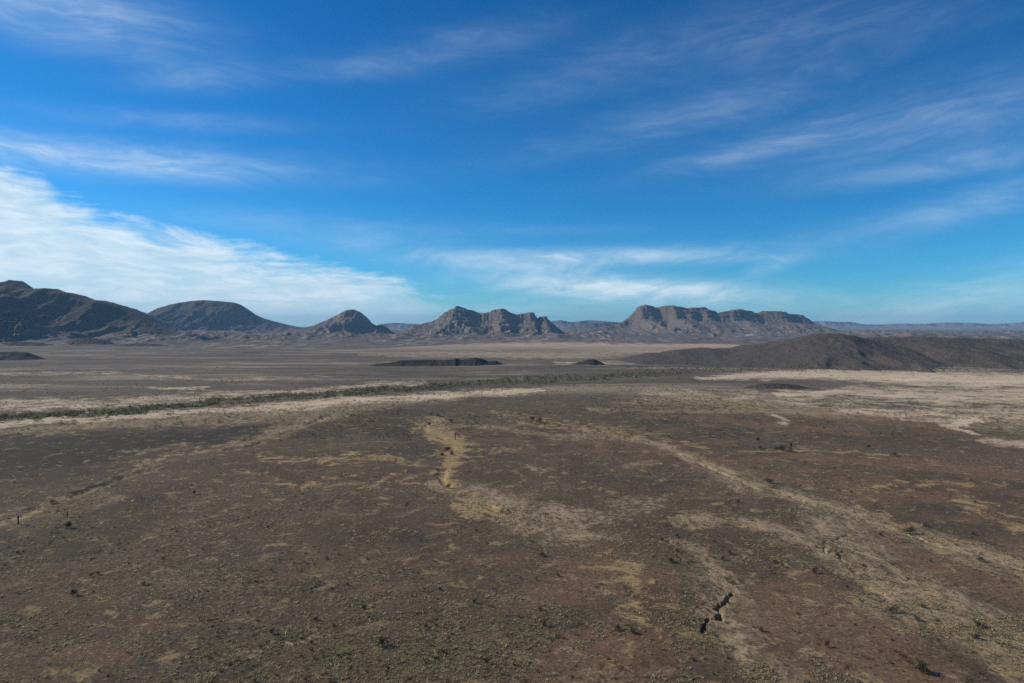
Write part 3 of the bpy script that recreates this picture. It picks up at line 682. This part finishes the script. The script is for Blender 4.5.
SH = {}
for key, mt_, h_, nleaf in (('dark', M_dark, .8, 260), ('olive', M_olive, .6, 120), ('grey', M_grey, .5, 110)):
    SH[key] = []
    for i in range(4):
        rg = np.random.default_rng(50 + i + len(key) * 7)
        V_, F_ = clump(nleaf, .55, h_, .085, rg)
        SH[key].append(mesh_from('shrub_' + key, V_, F_, mt_, False))

def shrub(px, py, size, key, label, group, world=None):
    x, y = world if world else g(px, py)
    z = float(gz(x, y)[0])
    o = link('desert_shrub', SH[key][int(rng.integers(4))], label=label, category='shrub', group=group)
    o.location = (x, y, z - .03); o.rotation_euler = (0, 0, rng.uniform(0, 6.28)); s = size
    o.scale = (s * rng.uniform(.9, 1.3), s * rng.uniform(.9, 1.2), s * rng.uniform(.75, 1.05))
    return o

NAMED = [  # px, py, size (m across), colour, label
    (72, 595, 1.5, 'dark', 'nearly black shrub standing alone on bare brown ground at the lower left'),
    (143, 584, 1.1, 'dark', 'small dark shrub above and right of the lone black one at the lower left'),
    (99, 573, .9, 'dark', 'right one of two small dark shrubs touching each other at the left'),
    (91, 575, .8, 'dark', 'left one of two small dark shrubs touching each other at the left'),
    (195, 494, 1.4, 'dark', 'lone dark shrub on the brown flat below the left tributary'),
    (315, 620, 1.1, 'dark', 'three-armed black shrub in the lower centre-left among pale streaks'),
    (273, 633, 1.2, 'dark', 'dark shrub on the pale streaked patch at the lower centre-left'),
    (348, 584, .8, 'dark', 'tiny black shrub on the brown ground left of centre'),
    (365, 608, 1.1, 'dark', 'black shrub at the left rim of the densely tufted foreground'),
    (383, 648, 1.6, 'dark', 'largest black shrub in the tufted foreground near the bottom edge'),
    (442, 655, 1.0, 'dark', 'black shrub in the middle of the tufted foreground'),
    (487, 666, 1.0, 'dark', 'dark shrub at the bottom right of the tufted foreground'),
    (427, 629, .9, 'dark', 'small dark shrub in the tufted foreground above the middle one'),
    (440, 590, .9, 'dark', 'dark shrub at the upper rim of the tufted foreground'),
    (475, 604, 1.2, 'dark', 'wide dark shrub in the upper part of the tufted foreground'),
    (541, 612, 1.0, 'dark', 'dark shrub in the right half of the tufted foreground'),
    (545, 628, 1.1, 'dark', 'dark shrub just below another in the right half of the tufted foreground'),
    (558, 576, 1.0, 'dark', 'dark shrub below the pale patch on reddish soil in the centre'),
    (542, 555, 1.2, 'dark', 'dark shrub just under the pale patch in the centre'),
    (476, 531, 1.0, 'dark', 'dark shrub below the clump of yellow grass in the centre'),
    (618, 632, 1.3, 'dark', 'left dark shrub of the two in the green clump on red soil'),
    (634, 635, 1.3, 'dark', 'right dark shrub of the two in the green clump on red soil'),
    (671, 563, 1.5, 'dark', 'dark wedge-shaped shrub left of the gully head'),
    (690, 562, 1.3, 'olive', 'grey-green shrub right of the dark wedge-shaped one at the gully head'),
    (677, 552, 1.0, 'dark', 'small shrub above the gully head'),
    (678, 537, 1.1, 'dark', 'dark shrub uphill of the gully on its faint channel'),
    (662, 541, .9, 'dark', 'small dark shrub left of the faint channel above the gully'),
    (651, 537, .8, 'dark', 'smallest dark shrub left of the faint channel above the gully'),
    (729, 554, 1.2, 'dark', 'lone dark shrub on brown ground right of the gully'),
    (733, 583, 1.0, 'dark', 'dark shrub at the upper right of the black gully'),
    (771, 573, 1.0, 'olive', 'olive shrub midway between the gully and the wash'),
    (815, 573, 1.3, 'dark', 'dark shrub on the left bank of the broad wash'),
    (762, 633, 1.0, 'dark', 'dark shrub on red ground right of the gully'),
    (828, 649, 1.1, 'dark', 'dark shrub beside a green patch on red soil at the lower right'),
    (921, 674, 2.0, 'dark', 'large black shrub casting a long shadow near the lower right bottom edge'),
    (914, 669, 1.4, 'grey', 'grey-green shrub touching the large black one at the lower right'),
    (981, 561, 1.7, 'dark', 'dark shrub in the green line of the right-hand wash'),
    (910, 533, 2.2, 'dark', 'wide dark shrub at the top of the right-hand wash'),
    (892, 614, 1.5, 'dark', 'purple-dark shrub in the middle of the broad wash'),
    (923, 608, 1.3, 'dark', 'dark shrub on the right half of the broad wash'),
    (918, 622, 1.3, 'dark', 'dark shrub below another on the right half of the broad wash'),
    (980, 628, 1.4, 'dark', 'upper dark shrub of the row at the right end of the broad wash'),
    (975, 640, 1.4, 'dark', 'middle dark shrub of the row at the right end of the broad wash'),
    (1007, 648, 1.8, 'grey', 'bluish shrub at the right end of the broad wash'),
    (769, 484, 2.2, 'dark', 'dark shrub on the upper wash where it bends'),
    (772, 489, 2.0, 'olive', 'green shrub on the upper wash just under the dark one at the bend'),
    (738, 504, 1.2, 'dark', 'small dark shrub left of the upper wash'),
    (894, 456, 2.2, 'dark', 'dark shrub in the yellow strip on the far right plain'),
    (868, 449, 2.0, 'dark', 'dark shrub above the yellow strip on the far right plain'),
    (504, 512, 2.6, 'olive', 'dark olive shrub at the right end of the central yellow grass clump'),
    (487, 515, 2.2, 'olive', 'olive shrub in the middle of the central yellow grass clump'),
    (449, 489, 1.8, 'dark', 'dark shrub at the lower end of the yellow grass channel'),
    (447, 451, 2.4, 'dark', 'dark shrub in the yellow grass channel below the yucca'),
    (443, 456, 2.2, 'dark', 'lower dark shrub in the yellow grass channel below the yucca'),
    (452, 455, 2.0, 'dark', 'right-hand dark shrub in the yellow grass channel below the yucca'),
    (430, 426, 2.4, 'dark', 'dark shrub at the upper end of the yellow grass channel'),
    (437, 417, 2.6, 'dark', 'topmost dark shrub of the yellow grass channel'),
    (451, 423, 2.6, 'dark', 'dark shrub right of the upper end of the yellow grass channel'),
    (532, 422, 3.2, 'dark', 'left dark shrub of a pair on the tan strip beyond the centre'),
    (539, 423, 3.2, 'dark', 'right dark shrub of a pair on the tan strip beyond the centre'),
    (782, 451, 3.2, 'dark', 'big dark rounded shrub at the foot of the yucca on the right plain'),
    (777, 450, 2.2, 'dark', 'left part shrub beside the big rounded one near the right yucca'),
    (793, 453, 2.0, 'olive', 'olive shrub at the right foot of the yucca on the right plain'),
    (761, 449, 2.0, 'dark', 'small dark shrub left of the yucca group on the right plain'),
    (758, 441, 2.0, 'dark', 'lone small dark shrub above the yucca group on the right plain'),
    (67, 528, 2.2, 'dark', 'dark shrub below the left tributary with a tall shape'),
    (53, 503, 2.0, 'dark', 'dark shrub in the pale part of the left tributary'),
    (103, 485, 2.6, 'olive', 'round olive shrub at the bend of the left tributary'),
]
for gx_, gy_ in [(706, 616), (700, 622), (697, 627), (703, 629), (708, 612), (713, 636), (723, 648), (722, 656), (694, 619), (700, 636), (707, 644), (712, 662), (700, 655), (728, 603)]:
    shrub(gx_, gy_, rng.uniform(.8, 1.5), 'olive' if rng.uniform() < .6 else 'dark', 'green-grey shrub crowding the edge of the black gully', 'shrubs along the gully')
for px, py, sz, key, lb in NAMED:
    shrub(px, py, sz * 1.45, key, lb, 'single dark shrubs on the plain')

# more of them, scattered where the photo has them: in patches, channels and rows
ZONES = [
    (60, 350, 565, 683, 46, .55, 1.2, 'dark green low shrub on the brown ground of the lower left', 'low shrubs of the lower left'),
    (300, 600, 560, 683, 56, .5, 1.1, 'dark low shrub among pale grass tufts in the lower middle foreground', 'low shrubs among the tufts of the lower middle'),
    (690, 1010, 585, 683, 42, .5, 1.1, 'low dark shrub on the reddish slope at the lower right', 'low shrubs of the lower right'),
    (640, 1010, 455, 585, 40, .8, 1.9, 'dark shrub on the brown plain around the right-hand wash', 'shrubs around the right-hand wash'),
    (10, 420, 470, 565, 34, .8, 1.5, 'small dark shrub on the brown flat of the left middle ground', 'shrubs of the left middle ground'),
]
cnt = 0
for x0, x1, y0, y1, k, s0, s1, lb, gp in ZONES:
    i = 0; tries = 0
    while i < k and tries < 4000:
        tries += 1
        px = rng.uniform(x0, x1); py = y0 + (y1 - y0) * rng.uniform(0, 1) ** .9
        wx_, wy_ = g(px, py)
        if vnoise(np.array([wx_ / 14]), np.array([wy_ / 14]), 77)[0] < rng.uniform(.3, .75): continue
        shrub(px, py, .85 * rng.uniform(s0, s1), rng.choice(['dark', 'dark', 'olive']), lb, gp); i += 1; cnt += 1

# ---- yuccas: trunk, green crown, dead skirt
def yucca(px, py, h, label, heads=1, seed=1):
    rg = np.random.default_rng(seed); x, y = g(px, py); z = float(gz(x, y)[0])
    root = bpy.data.objects.new('yucca', None); COL.objects.link(root); root.location = (x, y, z - .05)
    root['label'] = label; root['category'] = 'yucca'; root['group'] = 'tall yuccas standing alone'
    # trunk: bent tapered column
    ns, seg = 9, 8; tv = []; th = h * .72
    for i in range(ns):
        t = i / (ns - 1); r = .20 * h / 3.4 * (1.25 - .45 * t) * (1 + .12 * math.sin(i * 2.3)); cx = .10 * math.sin(t * 2.2) * h / 3
        for j in range(seg):
            a = 2 * math.pi * j / seg; tv.append((cx + r * math.cos(a), r * math.sin(a), th * t))
    tf = grid_faces(ns, seg, True)
    link('trunk', mesh_from('trunk', np.array(tv), tf, M_trunk), root)
    tops = [(.10 * math.sin(2.2) * h / 3, 0, th)]
    if heads > 1: tops.append((tops[0][0] + .30, .12, th * .80))
    Vs, Fs, Vd, Fd = [], [], [], []; o1 = o2 = 0
    for tx, ty, tz in tops:
        k = 130; u_ = rg.normal(0, 1, (k, 3)); u_[:, 2] = np.abs(u_[:, 2]) * 1.1 - .25; u_ /= np.linalg.norm(u_, axis=1)[:, None]
        L = .62 * h / 3.2 * rg.uniform(.8, 1.15, (k, 1)); c0 = np.array([[tx, ty, tz]]); sd_ = np.cross(u_, [0, 0, 1.]); sd_ /= np.linalg.norm(sd_, axis=1)[:, None] + 1e-6
        Vs.append(np.stack([c0 - sd_ * .09 + u_ * .05, c0 + sd_ * .09 + u_ * .05, c0 + u_ * L], 1).reshape(-1, 3)); Fs.append(np.arange(3 * k).reshape(-1, 3) + o1); o1 += 3 * k
        k = 90; a = rg.uniform(0, 6.28, k); zz = tz - rg.uniform(0, .45, k) * h * .72; u_ = np.stack([np.cos(a) * .5, np.sin(a) * .5, -np.ones(k)], 1)
        b0 = np.stack([tx * (zz / tz) + .12 * np.cos(a), ty + .12 * np.sin(a), zz], 1); sd_ = np.stack([-np.sin(a), np.cos(a), 0 * a], 1) * .05
        Vd.append(np.stack([b0 - sd_, b0 + sd_, b0 + u_ * rg.uniform(.25, .45, (k, 1))], 1).reshape(-1, 3)); Fd.append(np.arange(3 * k).reshape(-1, 3) + o2); o2 += 3 * k
    link('leaf_crown', mesh_from('leaf_crown', np.vstack(Vs), np.vstack(Fs), M_yucca, False), root)
    link('dead_leaf_skirt', mesh_from('dead_leaf_skirt', np.vstack(Vd), np.vstack(Fd), M_dead, False), root)
    return root
yucca(18, 524, 3.6, 'black single-trunk yucca standing at the left edge of the plain', 1, 3)
yucca(790.5, 452, 6.0, 'dark yucca standing beside a round shrub on the right plain', 2, 4)
yucca(455, 440, 4.8, 'dark yucca standing in the central channel of yellow grass', 1, 5)
yucca(67, 517, 2.3, 'short yucca among the olive shrubs of the left tributary', 1, 6)

# ---- uncountable cover: grass tufts and low scrub as stuff
def scatter(name, label, pts, size, tint, tmpl, jitter=.25):
    """pts (n,2), size (n,), tint (n,3): merge randomised copies of small templates into one mesh"""
    z = gz(pts[:, 0], pts[:, 1]); Vs, Fs, Cs = [], [], []; off = 0
    which = rng.integers(0, len(tmpl), len(pts))
    for k, (tv, tf) in enumerate(tmpl):
        i = np.where(which == k)[0]
        if not len(i): continue
        a = rng.uniform(0, 6.28, len(i)); c, s = np.cos(a)[:, None], np.sin(a)[:, None]; sz = size[i][:, None]
        vx = (tv[None, :, 0] * c - tv[None, :, 1] * s) * sz + pts[i, 0][:, None]
        vy = (tv[None, :, 0] * s + tv[None, :, 1] * c) * sz + pts[i, 1][:, None]
        vz = tv[None, :, 2] * sz * rng.uniform(.8, 1.2, (len(i), 1)) + z[i][:, None] - .01
        Vs.append(np.stack([vx, vy, vz], -1).reshape(-1, 3))
        Fs.append((tf[None] + (np.arange(len(i)) * len(tv))[:, None, None]).reshape(-1, 3) + off); off += len(i) * len(tv)
        lj = np.repeat(rng.uniform(1 - jitter, 1 + jitter, (len(i), len(tv) // 3)), 3, axis=1)
        if lj.shape[1] < len(tv): lj = np.pad(lj, ((0, 0), (0, len(tv) - lj.shape[1])), constant_values=1)
        Cs.append((tint[i][:, None, :] * lj[:, :, None]).reshape(-1, 3))
    me = mesh_from(name, np.vstack(Vs), np.vstack(Fs), M_tint, False, {'tint': np.clip(np.vstack(Cs), 0, 1)})
    return link(name, me, kind='stuff', label=label)

def sample_frame(nn, py0, py1, px0=-60, px1=1084, power=1.0):
    """points spread evenly over the ground between two rows (area weighting tempered by power)"""
    py = py0 + (py1 - py0) * rng.uniform(0, 1, nn) ** power; px = rng.uniform(px0, px1, nn)
    x, y = g(px, py); return np.stack([x, y], 1)

rgt = np.random.default_rng(5)
T_grass = [blades(16, .55, .34, .15, 1.0, rgt, .5) for _ in range(5)]
T_low = [clump(18, .5, .32, .16, rgt) for _ in range(5)]
T_bush = [clump(34, .6, .85, .19, rgt) for _ in range(5)]

YELC, PALEC = np.array([.40, .31, .16]), np.array([.46, .38, .26])
OLV, GRN, DRK, GRY = np.array([.23, .20, .12]), np.array([.10, .102, .056]), np.array([.040, .043, .026]), np.array([.22, .225, .165])

# foreground and middle grass
p = sample_frame(150000, 445, 720, -80, 1104, .85)
mk = masks(p[:, 0], p[:, 1]); d_ = p[:, 1]
cl = fbm(p[:, 0] / 7, p[:, 1] / 7, 4, 301); cb = fbm(p[:, 0] / 45, p[:, 1] / 45, 3, 305)
ppx, ppy = topix(p[:, 0], p[:, 1])
red = mk[RED]
tuftzone = sstep(560, 620, ppy) * np.exp(-((ppx - 430) / 190) ** 2)
prob = .05 + 1.1 * sstep(.50, .66, cl) * (.35 + .8 * sstep(.42, .6, cb)) * .55 + .55 * mk[YEL] + .40 * mk[TAN] * sstep(.42, .6, cl) + .35 * mk[GREEN] * sstep(.4, .6, cl) + .17 * tuftzone - .35 * red - .2 * mk[DARK]
prob *= np.where(ppy < 500, .75, 1)
sel = rng.uniform(0, 1, len(p)) < prob
p, mk, ppy, d_ = p[sel], mk[:, sel], ppy[sel], d_[sel]; cbs = cb[sel]; tzn = tuftzone[sel]
nn = len(p); r_ = rng.uniform(0, 1, nn)[:, None]; r2 = rng.uniform(0, 1, nn)
wy_ = np.clip(mk[YEL] * 1.0 + .15, 0, 1)[:, None]; wg = np.clip(mk[GREEN] * .6 + .22 + (cbs - .5), 0, .8)[:, None]
tint = PALEC * r_ + OLV * (1 - r_); tint = tint * (1 - wy_) + YELC * wy_ * (.6 + .6 * r_) + tint * 0
isg = (r2[:, None] < wg); tint = np.where(isg, OLV * (.8 + .8 * r_), tint) * 1.15
sz = (.42 + 1.05 * rng.uniform(0, 1, nn) ** 2.6) * (.75 + d_ / 420)
print('grass tufts', nn)
scatter('grass', 'bunch grass tufts, dry yellow and olive, spread over the plain', p, sz, tint, T_grass)

# low scrub in patches, foreground to middle distance
p = sample_frame(60000, 415, 715, -80, 1104, .95)
mk = masks(p[:, 0], p[:, 1]); cl = fbm(p[:, 0] / 10, p[:, 1] / 10, 4, 401); cb = fbm(p[:, 0] / 60, p[:, 1] / 60, 3, 402)
ppx, ppy = topix(p[:, 0], p[:, 1]); tuftzone = sstep(560, 620, ppy) * np.exp(-((ppx - 430) / 200) ** 2)
prob = .012 + .45 * sstep(.54, .68, cl) * sstep(.4, .6, cb) + .75 * mk[GREEN] * sstep(.36, .54, cl) + .14 * mk[TAN] * sstep(.42, .6, cl) + .05 * tuftzone + .10 * mk[YEL]
sel = rng.uniform(0, 1, len(p)) < prob * .55
p = p[sel]; nn = len(p); r_ = rng.uniform(0, 1, nn)[:, None]; r2 = rng.uniform(0, 1, nn)[:, None]
tint = np.where(r2 < .12, DRK * (.7 + .6 * r_), np.where(r2 < .55, GRN * (.8 + .6 * r_), GRY * (.6 + .7 * r_)))
sz = (.4 + 1.2 * rng.uniform(0, 1, nn) ** 2.4) * (.7 + p[:, 1] / 430)
print('low scrub', nn)
scatter('scrub', 'low green, grey and dark scrub in loose patches over the plain', p, sz, tint, T_low)

# scrub beyond the foreground, thick along the watercourse
p = np.vstack([sample_frame(70000, 366, 440, -80, 1104, 1.15), sample_frame(60000, 364, 424, -80, 760, 1.0)])
mk = masks(p[:, 0], p[:, 1]); cl = fbm(p[:, 0] / 22, p[:, 1] / 30, 4, 501)
prob = .11 * sstep(.40, .62, cl) + .85 * sstep(.35, .9, mk[GREEN]) * sstep(.14, .36, cl) + .06 * mk[YEL] + .05 * mk[TAN] - .03 * mk[PALE]
sel = rng.uniform(0, 1, len(p)) < prob
p = p[sel]; mkg = mk[GREEN][sel]; nn = len(p); r_ = rng.uniform(0, 1, nn)[:, None]; r2 = rng.uniform(0, 1, nn)[:, None]
tint = np.where(r2 < .2, DRK * (1.2 + .6 * r_), np.where(r2 < .66, np.array([.098, .118, .052]) * (.8 + .6 * r_), OLV * (.8 + .5 * r_)))
sz = (.7 + 1.9 * rng.uniform(0, 1, nn) ** 2) * (.8 + .45 * np.clip(mkg, 0, 1))
print('streamside', nn)
scatter('streamside_scrub', 'long dark green belt of scrub along the far watercourse', p, sz, tint, T_bush)

# scrub speckle on the dark hills and far flats
# ------------------------------------------------------------------ air
hz, n = material('haze')
pv = n.n('ShaderNodeVolumePrincipled'); pv.inputs['Color'].default_value = (.36, .66, 1.0, 1); pv.inputs['Density'].default_value = 4.2e-5
pv.inputs['Anisotropy'].default_value = .0
om = n.n('ShaderNodeOutputMaterial'); n.t.links.new(pv.outputs[0], om.inputs['Volume'])
bxv = np.array([(sx * 27000, sy * 27000, z) for z in (-40, 400) for sy in (-1, 1) for sx in (-1, 1)], float)
bxf = np.array([(0, 2, 3, 1), (4, 5, 7, 6), (0, 1, 5, 4), (2, 6, 7, 3), (0, 4, 6, 2), (1, 3, 7, 5)])
link('haze', mesh_from('haze', bxv, bxf, hz, False), kind='stuff', label='thin blue haze over the whole basin')

# ------------------------------------------------------------------ render settings
SC.view_settings.view_transform = 'Standard'; SC.view_settings.look = 'None'; SC.view_settings.exposure = .22; SC.view_settings.gamma = 1
cy = SC.cycles
cy.max_bounces = 4; cy.diffuse_bounces = 2; cy.glossy_bounces = 1; cy.volume_bounces = 0; cy.transparent_max_bounces = 4
cy.use_denoising = False
cy.denoiser = 'OPENIMAGEDENOISE'; cy.denoising_input_passes = 'RGB_ALBEDO_NORMAL'; cy.denoising_prefilter = 'ACCURATE'
